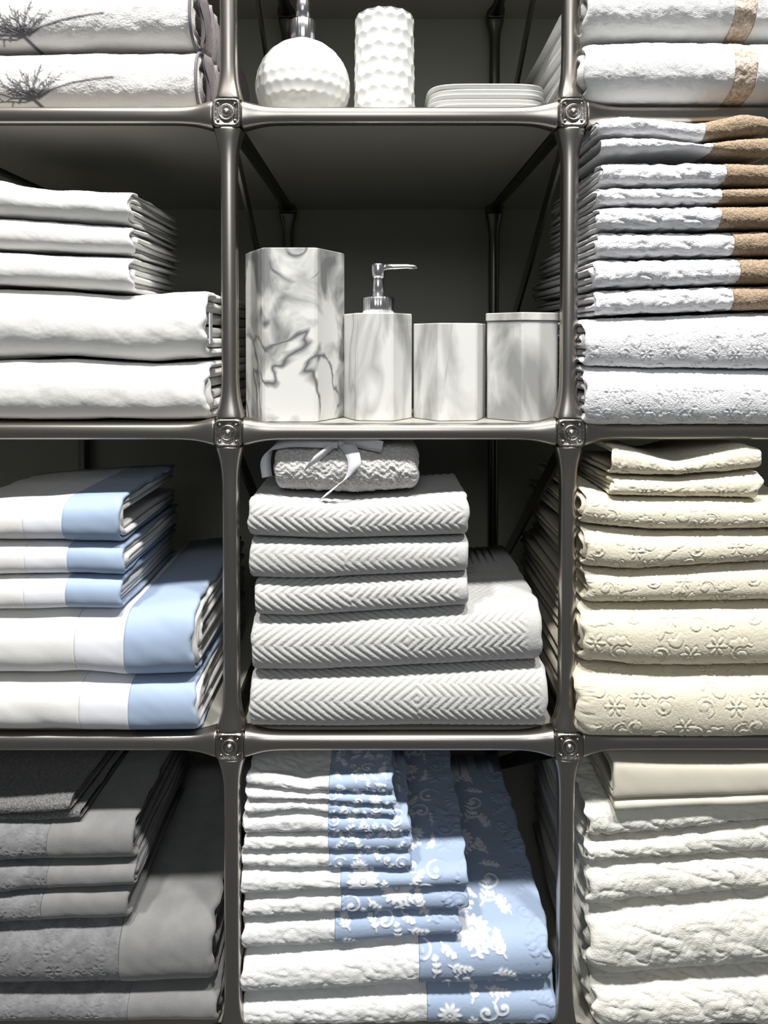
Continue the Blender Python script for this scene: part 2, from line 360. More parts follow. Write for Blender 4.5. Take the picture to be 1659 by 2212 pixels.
# ------------------------------------------------------------------ towels
def curve(pts, Yc):
    if isinstance(pts, (int, float)):
        return lambda x: np.full(np.shape(x), float(pts))
    w = np.array([P(a, b, Yc) for a, b in pts]); X, Z = w[:, 0], w[:, 2]
    xs = np.linspace(X[0]-.02, X[-1]+.02, 160); zs = np.interp(xs, X, Z)
    k = np.hanning(15); k /= k.sum(); zs = np.convolve(np.pad(zs, 7, mode='edge'), k, 'valid')
    return lambda x: np.interp(x, xs, zs)
def towel(kind, label, group, bot, top, x0, x1, Y, depth, m, hf, cat='towel', ry=None, e=2.3, layers=3, res=.0022, segs=None, topd=.10, gap=.0007,
          Yc=None, rag=.0015, endr=None, wob=.0025, sd=1, body='body', mask=None, fold=None, sag=0, soft=.55, rot=0, piping=False, lean=0.0):
    """folded towel: nested U-shaped folds of cloth, closed fold towards the camera; bot/top are curves z(x)"""
    xw0, xw1 = x0, x1; xm = (xw0+xw1)/2
    Hm = float(np.min((top(np.linspace(xw0, xw1, 9))-bot(np.linspace(xw0, xw1, 9)))))-gap
    Hc = float(np.mean((top(np.linspace(xw0, xw1, 9))-bot(np.linspace(xw0, xw1, 9)))))-gap
    if ry is None: ry = Hc*.62
    layers = max(1, layers); t = Hm/(2*layers) if layers > 1 else Hm/2
    root = thing(kind, (xm, Y+depth/2, float(bot(np.array([xm]))[0])), label, cat, group); L0 = np.array(root.location)
    def profile(inset, a_frac_off, resn, dense):
        # returns functions giving y(x,s), z(x,s) for the fold whose outer face sits `inset` inside the towel
        nb = [1, .55, .25, .1] if dense else [1, .5]
        arc = PI*.62*(Hc/2+ry)/1.0; n = max(9, int(arc/resn)) if dense else 13
        ph = np.linspace(-PI/2, PI/2, n); e_ = 2/e
        ynose = ry*(1-np.abs(np.cos(ph))**e_); zn = np.sign(np.sin(ph))*np.abs(np.sin(ph))**e_
        ty = np.arange(resn*1.2, topd, resn*1.2) if dense else np.array([])
        tb = np.array([q for q in np.array([.12, .3, .6, 1])*depth if q-ry > (ty[-1] if len(ty) else 0)+.004])
        yb = np.array(nb)*(depth-ry)
        y = np.concatenate([ry+yb, ynose, ry+ty, tb]); z = np.concatenate([-np.ones(len(yb)), zn, np.ones(len(ty)+len(tb))])
        return y, z
    def ribbon(mb, a, b, k, dense, hf_, mfn, resn, lo_end=True, hi_end=True, g_seam=False):
        ins = k*(t*1.0)
        ysh, zs = profile(ins, 0, resn, dense)
        er = endr if (endr and k == 0) else t*soft
        def edge(r): return r*np.array([0, .06, .2, .45, .75, 1.0])
        ra, rb = (er if lo_end else .0006), (er if hi_end else .0006)
        if not dense: ra, rb = t*max(.5, soft), t*max(.5, soft)
        nx = max(4, int((b-a)/resn)); core = np.linspace(a+ra, b-rb, nx)
        x = np.concatenate([a+edge(ra)[:-1], core, (b-edge(rb)[:-1])[::-1]])
        g = np.ones(len(x)); ga = np.clip((x-a)/ra, 0, 1); gb = np.clip((b-x)/rb, 0, 1)
        g = np.sqrt(np.clip(1-(1-ga)**2, 0, 1))*np.sqrt(np.clip(1-(1-gb)**2, 0, 1))
        zb, zt = bot(x)+gap/2, top(x)-gap/2; half = (zt-zb)/2; mid = (zt+zb)/2
        yf = Y + wob*(vn(x*14, x*0, sd+5)-.3)
        tk = t*.93
        last = (k == layers-1)
        def surf(inset):
            hz = np.maximum(half-inset, 1e-5)[:, None]; ry_ = max(ry-inset, 1e-4)
            yy = yf[:, None]+inset*1.0 + np.where(ysh[None] <= ry, ysh[None]*ry_/ry, ysh[None]-inset)
            zz = mid[:, None]+hz*zs[None]
            if lean: zz = zz - lean*np.clip(1-(yy-yf[:, None])/(ry*2.2), 0, 1)**2*(zs[None] > 0)*zs[None]
            if sag: zz = zz - sag*np.clip((-.008-yy)/.020, 0, 1)*(zs[None] < 0)*(-zs[None])
            return yy, zz
        oy, oz = surf(ins); iy, iz = surf(ins+tk if not last else min(Hm/2-1e-4, ins+tk*1.4) if layers > 1 else Hm/2-1e-4)
        if dense and hf_ is not None:
            dy = np.gradient(oy, axis=1); dz = np.gradient(oz, axis=1); l = np.hypot(dy, dz)+1e-9
            v = np.concatenate([np.zeros((len(x), 1)), np.cumsum(np.hypot(np.diff(oy, axis=1), np.diff(oz, axis=1)), 1)], 1)
            nb0 = 3; v = v - v[:, nb0:nb0+1]
            h = hf_(x[:, None]+0*v, v)
            ny, nz = -dz/l, dy/l                # outward normal of the fold
            oy2 = oy+ny*h; oz2 = oz+nz*h
        else: oy2, oz2 = oy, oz; v = oy*0
        my, mz = (oy2+iy)/2, (oz2+iz)/2; G = g[:, None]
        oy2 = my+(oy2-my)*G; oz2 = mz+(oz2-mz)*G; iy2 = my+(iy-my)*G; iz2 = mz+(iz-mz)*G
        ew = rag*2*(vn(oz*75+k*7, oy*60, sd+9)-.5)
        Wt = (np.exp(-((x-a)/.008)**2) if lo_end else 0*x) + (np.exp(-((b-x)/.008)**2) if hi_end else 0*x)
        X = x[:, None]+ew*Wt[:, None]
        A = np.concatenate([np.stack([X, oy2, oz2], -1), np.stack([X, iy2, iz2], -1)[:, ::-1]], 1)
        att = None
        if mfn is not None:
            mk = mfn(X, oy2, oz2, v); att = np.concatenate([mk, mk[:, ::-1]*0], 1)
        mb.add(A, grid(A.shape[0], A.shape[1])[:, ::-1], att)
        return np.stack([X, oy2, oz2], -1)
    sl = segs or []
    ends = [xw0]+[s[0] for s in sl]+[xw1]
    mb = MB(); bx1 = ends[1]
    ribbon(mb, xw0, bx1, 0, True, hf, mask, res, True, len(sl) == 0)
    for k in range(1, layers):
        j0, j1 = (random.random()-.4)*rag*3, (random.random()-.4)*rag*3
        ribbon(mb, xw0+.001+j0, xw1-.001-j1, k, False, None, None, .006)
    link(body, mb.build(body, m, loc=L0, att=mask is not None), root)
    for i, s in enumerate(sl):
        mb = MB(); mf = s[4] if len(s) > 4 else None
        ribbon(mb, s[0], ends[i+2], 0, True, s[3], mf, s[5] if len(s) > 5 else res, False, i == len(sl)-1)
        link(s[1], mb.build(s[1], s[2], loc=L0, att=mf is not None), root)
    if fold: fold(root, L0, locals())
    if piping:
        mb = MB(); oy, zs = profile(0, 0, .004, True); x = np.full(1, xw1-.001); a = (float(top(x)[0])-float(bot(x)[0])-gap)/2; md = (float(top(x)[0])+float(bot(x)[0]))/2
        yf = Y+wob*(float(vn(x*14, x*0, sd+5)[0])-.3)
        sel = slice(2, None); pts = np.stack([np.full(len(oy), xw1-.0012), yf+oy, md+a*.96*zs], -1)[sel]
        sweep(mb, pts, .0019, 8); link('piping', mb.build('piping', M[piping], loc=L0), root)
    if rot: root.rotation_euler = (0, 0, rot)
    return root

def stack(curves, Yc, specs, base):
    """curves: list of pixel polylines from bottom to top; first boundary is the shelf"""
    cs = [base]+[curve(c, Yc) for c in curves]
    for i, s in enumerate(specs):
        py = None; k = dict(s); a, b = k.pop('px'); yy = k.get('Y', 0.0)
        ymid = k.pop('ym'); rr = k.get('ry') or .02
        x0, x1 = PX(a, ymid, yy+rr*.5), PX(b, ymid, yy+rr*.5)
        if 'segs' in k: k['segs'] = [(PX(g[0], ymid, yy+rr*.4),)+tuple(g[1:]) for g in k['segs']]
        k['x0'], k['x1'] = x0, x1
        towel(bot=cs[i], top=cs[i+1], **k)
def shelf(k): return curve(k*H+SH, 0)

# ---- centre, third row: pale grey herringbone
g = 'pale grey herringbone towels in the centre compartment'
def gz(px, right, sd, up=1): return h_herring(PX(px, 1400, .01), PX(right, 1400, .01), sd, up)
stack([[(545, 1455), (700, 1457), (900, 1447), (1165, 1435)], [(555, 1330), (650, 1335), (800, 1325), (900, 1318), (1010, 1309), (1165, 1300)],
       [(555, 1250), (700, 1250), (850, 1243), (1010, 1236)], [(545, 1160), (700, 1167), (850, 1162), (1010, 1158)], [(540, 1070), (760, 1082), (1010, 1066)]],
      .004, [
    dict(kind='bath_towel', label='thick pale grey herringbone towel on the shelf, bottom of the grey stack', group=g, px=(543, 1178), ym=1520, Y=-.012, depth=.24, m=M['grey'], hf=gz(900, 1165, 1), res=.0016, sd=1, layers=3, ry=.034),
    dict(kind='bath_towel', label='wide pale grey herringbone bath towel directly under the three narrower grey towels', group=g, px=(547, 1166), ym=1380, Y=-.010, depth=.24, m=M['grey'], hf=gz(880, 1135, 2), res=.0016, sd=2, layers=3, ry=.038, topd=.13),
    dict(kind='hand_towel', label='lowest of the three narrower pale grey herringbone towels', group=g, px=(553, 1011), ym=1290, Y=-.008, depth=.15, m=M['grey'], hf=gz(760, 990, 3), res=.0016, sd=3, layers=2, ry=.024, topd=.03),
    dict(kind='hand_towel', label='middle of the three narrower pale grey herringbone towels', group=g, px=(541, 1011), ym=1205, Y=-.010, depth=.15, m=M['grey'], hf=gz(745, 990, 4, .7), res=.0016, sd=4, layers=2, ry=.022, topd=.03),
    dict(kind='hand_towel', label='top one of the narrower pale grey herringbone towels, under the ribbon-tied bundle', group=g, px=(539, 1011), ym=1110, Y=-.012, depth=.15, m=M['grey'], hf=gz(760, 1000, 5), res=.0016, sd=5, layers=2, ry=.028, topd=.12)],
      shelf(0))
def bow(root, L0, lc):
    def q(px, py, Y): return P(px, py, Y)
    pts = [q(577, 1030, .030), q(574, 995, .022), q(588, 966, .016), q(622, 955, .010), q(680, 955, .006), q(730, 957, .004)]
    mb = MB(); strip(mb, pts, [.013]*6, [(.9, .5, .1), (.9, .4, .2), (.6, .4, .7), (-.1, .3, .9), (0, .3, .9), (0, .3, .9)], .0008); r = link('ribbon', mb.build('ribbon', M['ribbon'], loc=L0, smooth=True), root)
    r['label'] = 'silver grey satin ribbon tied in a bow'
    mb = MB(); strip(mb, [q(736, 950, .016), q(757, 972, .003), q(766, 1002, -.0045), (q(755, 1027, -.0055)), q(726, 1052, -.004), q(697, 1074, .004)], [.017, .017, .015, .014, .014, .013],
                     [(1, 0, .5), (1, 0, .4), (1, 0, .1), (1, 0, .6), (.7, 0, .7), (.7, 0, .7)], .0008); link('ribbon', mb.build('ribbon', M['ribbon'], loc=L0), root)
    mb = MB(); strip(mb, [q(726, 960, .006), q(700, 978, .000), q(664, 1004, -.004)], [.010, .020, .023], [(.4, -.2, .9), (.5, -.1, .85), (.6, 0, .8)], .0008); link('ribbon_tail', mb.build('ribbon_tail', M['ribbon'], loc=L0), root)
    mb = MB(); strip(mb, [q(742, 952, .008), q(785, 956, .002), q(826, 966, .002)], [.010, .017, .016], [(0, -.5, .9), (.1, -.4, .9), (.15, -.4, .9)], .0008); link('ribbon_tail', mb.build('ribbon_tail', M['ribbon'], loc=L0), root)
    mb = MB(); lathe(mb, [(1e-5, -.006), (.0045, -.004), (.006, 0), (.0045, .004), (1e-5, .006)], 0, 0, 14)
    p = q(736, 953, .010); k = link('ribbon_knot', mb.build('ribbon_knot', M['ribbon']), root, tuple(np.array(p)-L0)); k.rotation_euler = (0, .5, 0)
cb = curve([(560, 1067), (760, 1076), (905, 1067)], .004); ct = curve([(560, 968), (620, 958), (750, 953), (860, 957), (905, 964)], .004)
towel('washcloth_bundle', 'small speckled grey rolled washcloth bundle tied with a silver ribbon bow on the grey stack', 'bundle on the grey stack', cb, ct, PX(590, 1010, .01), PX(905, 1010, .01), .000, .10, M['grey_bundle'],
      lambda u, v: -.0011*(.5+.5*np.cos(2*PI*(v+np.abs(((u/.018) % 1)-.5)*.018)/.0085)) - .0016*rnd(u, v)-.002*vn(u*120, v*120, 3), cat='washcloth', ry=.034, e=2.1, layers=1, res=.0016, endr=.010, sd=6, topd=.05, fold=bow)

# ---- left, third row: white with blue bands
g = 'white towels with blue bands in the left compartment'
def bluespec(a, b, kind, label, x1, xp, xb, ym, Y, depth, ry, layers, sd, topd=.03, lean=0):
    return dict(kind=kind, label=label, group=g, px=(-110, x1), ym=ym, Y=Y, depth=depth, m=M['white_warm'], hf=h_smooth(sd), res=.0028, sd=sd, layers=layers, ry=ry, topd=topd, rag=.003, lean=lean, sag=.006,
                segs=[(xp, 'plain_band', M['plain_band'], h_smooth(sd)), (xb, 'blue_band', M['blue'], h_smooth(sd+1))])
stack([[(-100, 1463), (180, 1459), (285, 1466), (430, 1463)], [(-100, 1321), (150, 1315), (265, 1316), (430, 1300)], [(-100, 1246), (150, 1241), (290, 1244)],
       [(-100, 1170), (140, 1171), (290, 1176)], [(-100, 1092), (0, 1082), (150, 1073), (290, 1068)]], .000, [
    bluespec(0, 0, 'bath_towel', 'white bath towel with wide blue band at the bottom of the blue banded stack', 428, 178, 283, 1530, -.018, .30, .028, 4, 11),
    bluespec(0, 0, 'bath_towel', 'white bath towel with wide blue band, second from the shelf, bulging beside narrow ones', 424, 172, 277, 1390, -.018, .30, .040, 4, 12, .14),
    bluespec(0, 0, 'hand_towel', 'lowest of the three narrow white towels with blue bands', 264, 57, 146, 1280, -.014, .22, .020, 3, 13),
    bluespec(0, 0, 'hand_towel', 'middle of the three narrow white towels with blue bands', 268, 57, 149, 1207, -.012, .22, .018, 3, 14),
    bluespec(0, 0, 'hand_towel', 'topmost narrow white towel with blue band, its top running back into the shade', 264, 57, 142, 1120, -.016, .22, .030, 3, 15, .17)],
      shelf(0))

# ---- left, fourth row: charcoal
g = 'charcoal jacquard towels in the bottom left compartment'
def darkspec(kind, label, x1, xs_, ym, Y, depth, ry, layers, sd, topd=.03, size=.1):
    return dict(kind=kind, label=label, group=g, px=(-110, x1), ym=ym, Y=Y, depth=depth, m=M['dark'], hf=h_scroll(sd, size, .0017), res=.0017, sd=sd, layers=layers, ry=ry, topd=topd, rag=.003, body='woven_body',
                segs=[(xs_, 'plain_border', M['dark_plain'], h_smooth(sd))])
stack([[(-100, 2136), (300, 2131), (475, 2128)], [(-100, 1994), (150, 1986), (280, 1981), (475, 1968)], [(-100, 1930), (0, 1927), (285, 1909)], [(-100, 1864), (290, 1857)], [(-100, 1786), (0, 1780), (120, 1774), (200, 1766), (290, 1764)]],
      .012, [
    darkspec('bath_towel', 'bottom charcoal bath towel of the charcoal stack, cut by the photo edge', 476, 283, 2190, .000, .34, .034, 3, 21),
    darkspec('bath_towel', 'big charcoal bath towel with embossed swirls under the three narrow charcoal ones', 466, 266, 2060, -.004, .34, .042, 3, 22, .2, .12),
    darkspec('hand_towel', 'lowest of the three narrow charcoal towels', 280, 92, 1955, .000, .24, .018, 2, 23),
    darkspec('hand_towel', 'middle of the three narrow charcoal towels', 292, 104, 1887, .000, .24, .018, 3, 24),
    darkspec('hand_towel', 'top one of the three narrow charcoal towels, under the dark folded washcloths', 292, 107, 1812, -.001, .24, .026, 3, 25, .2)],
      shelf(-1))
c0 = curve([(-100, 1776), (0, 1772), (100, 1766), (200, 1755)], .02); c1 = curve([(-100, 1768), (0, 1757), (100, 1748), (200, 1732)], .02); c2 = curve([(-100, 1728), (0, 1721), (100, 1712), (200, 1702)], .02)
towel('washcloth', 'thin dark grey washcloth lying directly on the charcoal hand towels', 'dark washcloths on the charcoal stack', c0, c1, PX(-110, 1750, .02), PX(192, 1750, .02), .012, .16, M['dark_cloth'], h_terry(sd=31), cat='washcloth', layers=1, res=.003, rot=-.07, sd=31)
towel('washcloth', 'topmost dark speckled grey washcloth with a lit front edge on the charcoal stack', 'dark washcloths on the charcoal stack', c1, c2, PX(-110, 1735, .02), PX(172, 1735, .02), .006, .16, M['dark_cloth'], h_terry(.0014, sd=32), cat='washcloth', layers=2, res=.0024, rot=-.07, sd=32, topd=.15)

# ---- centre, fourth row: white with blue damask
g = 'white towels with blue damask borders in the bottom centre compartment'
def dm(sd, size, xb, x1, ym, Y):
    a, b = PX(xb, ym, Y), PX(x1, ym, Y); big = (x1-xb) > 240; ml, mr = ((.006, .034) if big else ((.026, .016) if x1 > 950 else (.006, .006)))
    def f(X, Yy, Z, v):
        w = (X+.002*vn(v*200, v*0, 3)); m = damask.at(X/size+sd*.31, v/size+sd*.13)*np.clip((w-a-ml)/.002, 0, 1)*np.clip((b-mr-w)/.002, 0, 1)
        return np.maximum(m, (np.abs(X-a-ml*.85) < .0012)*.9 if x1 > 950 and not big else 0)
    return f
def damspec(kind, label, x0, x1, xb, ym, Y, depth, ry, layers, sd, topd=.03, size=.13, res2=.0014, hfw=None):
    return dict(kind=kind, label=label, group=g, px=(x0, x1), ym=ym, Y=Y, depth=depth, m=M['white'], hf=hfw or h_crease(sd, .0014, 80), res=.0020, sd=sd, layers=layers, ry=ry, topd=topd, rag=.003,
                segs=[(xb, 'damask_border', M['damask'], h_damask(sd, size), dm(sd, size, xb, x1, ym, Y), res2)])
stack([[(527, 2142), (700, 2137), (903, 2122), (1190, 2116)], [(527, 2045), (715, 2037), (903, 2019), (992, 2011), (1190, 1998)], [(527, 1976), (724, 1966), (1010, 1957)],
       [(527, 1925), (738, 1912), (1011, 1903)], [(527, 1864), (715, 1868), (893, 1866), (1015, 1856)], [(527, 1828), (890, 1827)], [(527, 1792), (885, 1788)],
       [(527, 1752), (658, 1739), (715, 1750), (885, 1750)], [(536, 1718), (658, 1716), (850, 1729)], [(536, 1687), (658, 1699), (760, 1701), (850, 1704)], [(536, 1655), (600, 1663), (658, 1678), (720, 1668), (850, 1662)]],
      .010, [
    damspec('bath_towel', 'white bath towel with blue damask border cut by the bottom edge', 527, 1196, 922, 2180, -.004, .36, .034, 3, 41, .03, .15),
    damspec('bath_towel', 'wide white bath towel whose blue damask border curves up into view on the right', 524, 1184, 905, 2080, -.008, .36, .034, 3, 42, .28, .15),
    damspec('hand_towel', 'lowest of the three mid-width white towels with blue damask borders', 525, 994, 724, 2000, -.004, .33, .020, 2, 43),
    damspec('hand_towel', 'middle of the three mid-width white towels with blue damask borders', 525, 1010, 738, 1935, -.004, .33, .018, 2, 44),
    damspec('hand_towel', 'top one of the three mid-width white towels with blue damask borders', 525, 1012, 736, 1885, -.006, .33, .019, 2, 45, .26),
    damspec('washcloth', 'lowest of the three flat small white and blue damask towels', 525, 890, 711, 1845, -.004, .14, .012, 2, 46, .02, .075),
    damspec('washcloth', 'middle of the three flat small white and blue damask towels', 525, 886, 709, 1810, -.005, .14, .012, 2, 47, .02, .075),
    damspec('washcloth', 'top one of the three flat small white and blue damask towels', 525, 884, 709, 1770, -.006, .14, .014, 2, 48, .10, .075),
    damspec('washcloth', 'lowest of the three pinched white and blue washcloths', 534, 852, 709, 1735, -.005, .12, .011, 2, 49, .02, .075),
    damspec('washcloth', 'middle of the three pinched white and blue washcloths', 534, 855, 711, 1703, -.005, .12, .010, 1, 50, .02, .075),
    damspec('washcloth', 'topmost pinched white and blue washcloth, just under the shelf', 534, 849, 711, 1675, -.004, .12, .011, 1, 51, .12, .075)],
      shelf(-1))

# ---- left, first row: embroidered white towels
def emb(polys, Yc):
    segs = []
    for pts, w in polys:
        q = [P(a, b, Yc) for a, b in pts]
        for k in range(len(q)-1): segs.append((q[k][0], q[k][2], q[k+1][0], q[k+1][2], w))
    def f(X, Yy, Z, v):
        m = np.zeros(X.shape)
        for a, b, c, d, w in segs:
            L = (c-a)**2+(d-b)**2+1e-12; t = np.clip(((X-a)*(c-a)+(Z-b)*(d-b))/L, 0, 1)
            m = np.maximum(m, np.clip(1.5-np.hypot(X-a-t*(c-a), Z-b-t*(d-b))/w, 0, 1))
        return m*(Yy < Yc+.05)
    return f
def tree(dx, dy):
    r = random.Random(5); out = [([(92+dx, 236+dy), (70+dx, 212+dy), (60+dx, 200+dy)], .0022), ([(82+dx, 212+dy), (110+dx, 198+dy), (160+dx, 183+dy), (215+dx, 174+dy), (248+dx, 171+dy)], .0013)]
    for k in range(26):
        a = PI*(.22+.78*k/25); L = 45+r.random()*55; x, y = 72+dx, 214+dy; pts = [(x, y)]
        for j in range(4):
            a2 = a+(r.random()-.5)*.5; x += L/4*math.cos(a2); y -= L/4*math.sin(a2)*.75; pts.append((x, y))
        out.append((pts, .00065))
        out.append(([pts[2], (pts[2][0]+14*math.cos(a+.8), pts[2][1]-12*math.sin(a+.8))], .0006)); out.append(([pts[3], (pts[3][0]+12*math.cos(a-.8), pts[3][1]-10*math.sin(a-.8))], .0006))
    return out
g = 'embroidered towels in the top left compartment'
def ruffle(px, ya, yb, Y0):
    def f(root, L0, lc):
        # soft grey gathered trim running back along the open side
        mb = MB(); n = 60; ys = np.linspace(Y0, Y0+.27, n); cols = []
        za, zb = lc['bot'](np.array([lc['xw1']]))[0]+.004, lc['top'](np.array([lc['xw1']]))[0]-.003
        for j, t in enumerate(np.linspace(0, 1, 9)):
            z = za+(zb-za)*t; x = lc['xw1']+.003+.0045*np.sin(ys*230+t*5)+.004*math.sin(t*PI); cols.append(np.stack([x, ys, np.full(n, z)+.0015*np.sin(ys*300)], -1))
        A = np.array(cols); B = A+np.array([.0018, 0, 0]); mb.add(np.concatenate([A, B[::-1]]), grid(18, n, False, True)[:, ::-1])
        link('ruffled_trim', mb.build('ruffled_trim', M['edging'], loc=L0), root)
    return f
b0 = shelf(2); t0 = curve([(-100, 106), (0, 102), (200, 99), (430, 97)], .012); t1 = curve([(-100, -30), (200, -35), (430, -42)], .012)
towel('bath_towel', 'white towel with grey embroidered tree resting on the top left shelf', g, b0, t0, PX(-110, 170, .01), PX(428, 170, .01), .002, .32, M['embroidered'], h_terry(.0006, 61), ry=.038, layers=2, res=.0014, sd=61, mask=emb(tree(0, 0), .01), piping='thread', topd=.02, fold=ruffle(0, 0, 0, .03))
towel('bath_towel', 'upper white towel with grey embroidered tree, cut by the top edge of the photo', g, t0, t1, PX(-110, 40, .01), PX(416, 40, .01), .000, .32, M['embroidered'], h_terry(.0006, 62), ry=.036, layers=2, res=.0014, sd=62, mask=emb(tree(-20, -135), .01), piping='thread', topd=.02, fold=ruffle(0, 0, 0, .03))

# ---- left, second row: plain white towels
g = 'plain white towels in the left compartment'
def tag_(root, L0, lc):
    mb = MB(); x = lc['xw1']+.0025; p = [P(447, py, .012) for py in (676, 742)]
    box(mb, x-.001, x+.0005, .010, .022, p[1][2], p[0][2]); link('care_tag', mb.build('care_tag', M['plain_band'], loc=L0, smooth=False), root)
def wspec(kind, label, x1, ym, Y, depth, ry, layers, sd, topd=.03, fold=None):
    return dict(kind=kind, label=label, group=g, px=(-110, x1), ym=ym, Y=Y, depth=depth, m=M['white_warm'], hf=(lambda s: lambda u, v: h_smooth(s)(u, v)-.0004*rnd(u, v)-.0008*vn(u*60, v*80, s))(sd), res=.0024, sd=sd, layers=layers, ry=ry, topd=topd, rag=.004, fold=fold, sag=.003)
stack([[(-100, 775), (0, 775), (150, 772), (280, 781), (330, 784), (400, 779), (450, 776)], [(-100, 618), (0, 619), (150, 625), (280, 633), (350, 626), (450, 622)],
       [(-100, 535), (0, 541), (150, 546), (290, 553)], [(-100, 462), (0, 467), (135, 476), (290, 487)], [(-100, 372), (0, 381), (50, 395), (110, 404), (200, 406), (297, 408)]], .004, [
    wspec('bath_towel', 'thick plain white bath towel resting on the shelf of the left white stack', 452, 850, -.012, .33, .034, 3, 71),
    wspec('bath_towel', 'thick plain white bath towel with a small white side tag, second from the shelf', 448, 700, -.012, .33, .042, 3, 72, .14, tag_),
    wspec('hand_towel', 'lowest of the three smaller plain white towels', 286, 590, -.008, .19, .024, 3, 73),
    wspec('hand_towel', 'middle of the three smaller plain white towels', 288, 520, -.006, .19, .022, 3, 74),
    wspec('hand_towel', 'top one of the smaller plain white towels with a raised left side', 284, 450, -.008, .19, .028, 4, 75, .05)],
      shelf(1))

# ---- right, first row: white towels with lace ribbon
g = 'white towels with beige lace ribbon in the top right compartment'
b0 = curve(2*H+SH+.001, 0); t0 = curve([(1240, 84), (1400, 80), (1800, 84)], -.02); t1 = curve([(1240, -60), (1800, -66)], -.02)
def laceseg(Y, ym, sd): return [(PX(1592, ym, Y), 'lace_ribbon', M['lace'], h_pile(sd)), (PX(1640, ym, Y), 'end_panel', M['white'], h_terry(.0006, sd))]
towel('bath_towel', 'plump white towel with beige lace ribbon resting on the top right shelf', g, b0, t0, PX(1262, 160, -.02), PX(1800, 160, -.02), -.036, .37, M['white'], h_terry(.0008, 81), ry=.040, layers=3, res=.002, sd=81, segs=laceseg(-.036, 160, 81), rag=.004, topd=.02, endr=.014)
towel('bath_towel', 'upper white towel with beige lace ribbon, cut by the top right corner of the photo', g, t0, t1, PX(1258, 20, -.02), PX(1800, 20, -.02), -.034, .37, M['white'], h_terry(.0008, 82), ry=.040, layers=3, res=.002, sd=82, segs=laceseg(-.034, 20, 82), rag=.004, topd=.02, endr=.014)

# ---- right, second row: white pile towels with brown ends
g = 'white towels with brown ends in the right compartment'
def rspec(kind, label, x0, xb, ym, Y, depth, ry, layers, sd, topd=.03, x1=1740):
    d = dict(kind=kind, label=label, group=g, px=(x0, x1), ym=ym, Y=Y, depth=depth, m=M['white_pile'], hf=h_crease(sd, .0022, 60) if xb else h_scroll(sd, .10, .0020), res=.0017 if xb else .0013, sd=sd, layers=layers, ry=ry, topd=topd, rag=.0028, soft=1.0, sag=0 if xb else .012)
    if xb: d['segs'] = [(xb, 'brown_end', M['brown'], h_terry(.001, sd))]
    return d
ordn = ['lowest', 'second from bottom', 'third from bottom', 'fourth from bottom', 'fifth from bottom', 'uppermost']
hand = [(1286, 1582, 650), (1282, 1597, 590), (1288, 1583, 527), (1290, 1555, 470), (1292, 1557, 422), (1300, 1566, 376)]
stack([[(1240, 786), (1400, 791), (1800, 796)], [(1240, 690), (1302, 684), (1659, 671), (1800, 669)], [(1240, 627), (1290, 624), (1583, 616), (1800, 612)],
       [(1240, 561), (1302, 559), (1583, 555), (1800, 552)], [(1240, 502), (1302, 500), (1554, 498), (1800, 495)], [(1240, 447), (1302, 446), (1554, 443), (1800, 440)],
       [(1240, 398), (1353, 403), (1659, 403), (1800, 402)], [(1240, 355), (1310, 349), (1565, 349), (1800, 352)]], -.022,
      [rspec('bath_towel', 'thick white textured towel resting on the shelf below the brown ended towels', 1258, None, 860, -.038, .33, .040, 3, 91),
       rspec('bath_towel', 'thick white textured towel just beneath the brown ended towels', 1258, None, 740, -.036, .33, .034, 3, 92)] +
      [rspec('hand_towel', ordn[i]+' of the six long white towels with brown ends', hand[i][0], hand[i][1], hand[i][2], -.032-(.002 if i % 2 else 0), .30 if i < 3 else .22, .018, 2, 93+i, .03 if i < 5 else .1) for i in range(6)],
      curve(H+SH+.001, 0))
cA = curve([(1270, 342), (1480, 330), (1600, 347), (1660, 347)], -.02); cB = curve([(1270, 300), (1400, 298), (1500, 312), (1640, 296)], -.02); cC = curve([(1270, 262), (1350, 251), (1440, 262), (1500, 268), (1560, 256), (1600, 246), (1650, 252)], -.02)
for i, (a, b, x0, x1, xb, lab) in enumerate(((cA, cB, 1292, 1655, 1530, 'lower of the two twisted white washcloths with brown ends'), (cB, cC, 1286, 1648, 1512, 'topmost twisted white washcloth with brown end touching under the shelf rail'))):
    towel('washcloth', lab, g, (lambda f: lambda x: f(x)+.0004)(a), b, PX(x0, 290, -.02), PX(x1, 290, -.02), -.036, .15, M['white_pile'], h_pile(101+i), cat='washcloth', ry=.014, layers=1 if i == 0 else 2, res=.0018, sd=101+i, endr=.008, topd=.05,
          segs=[(PX(xb, 290, -.02), 'brown_end', M['brown'], h_terry(.001, 7))])

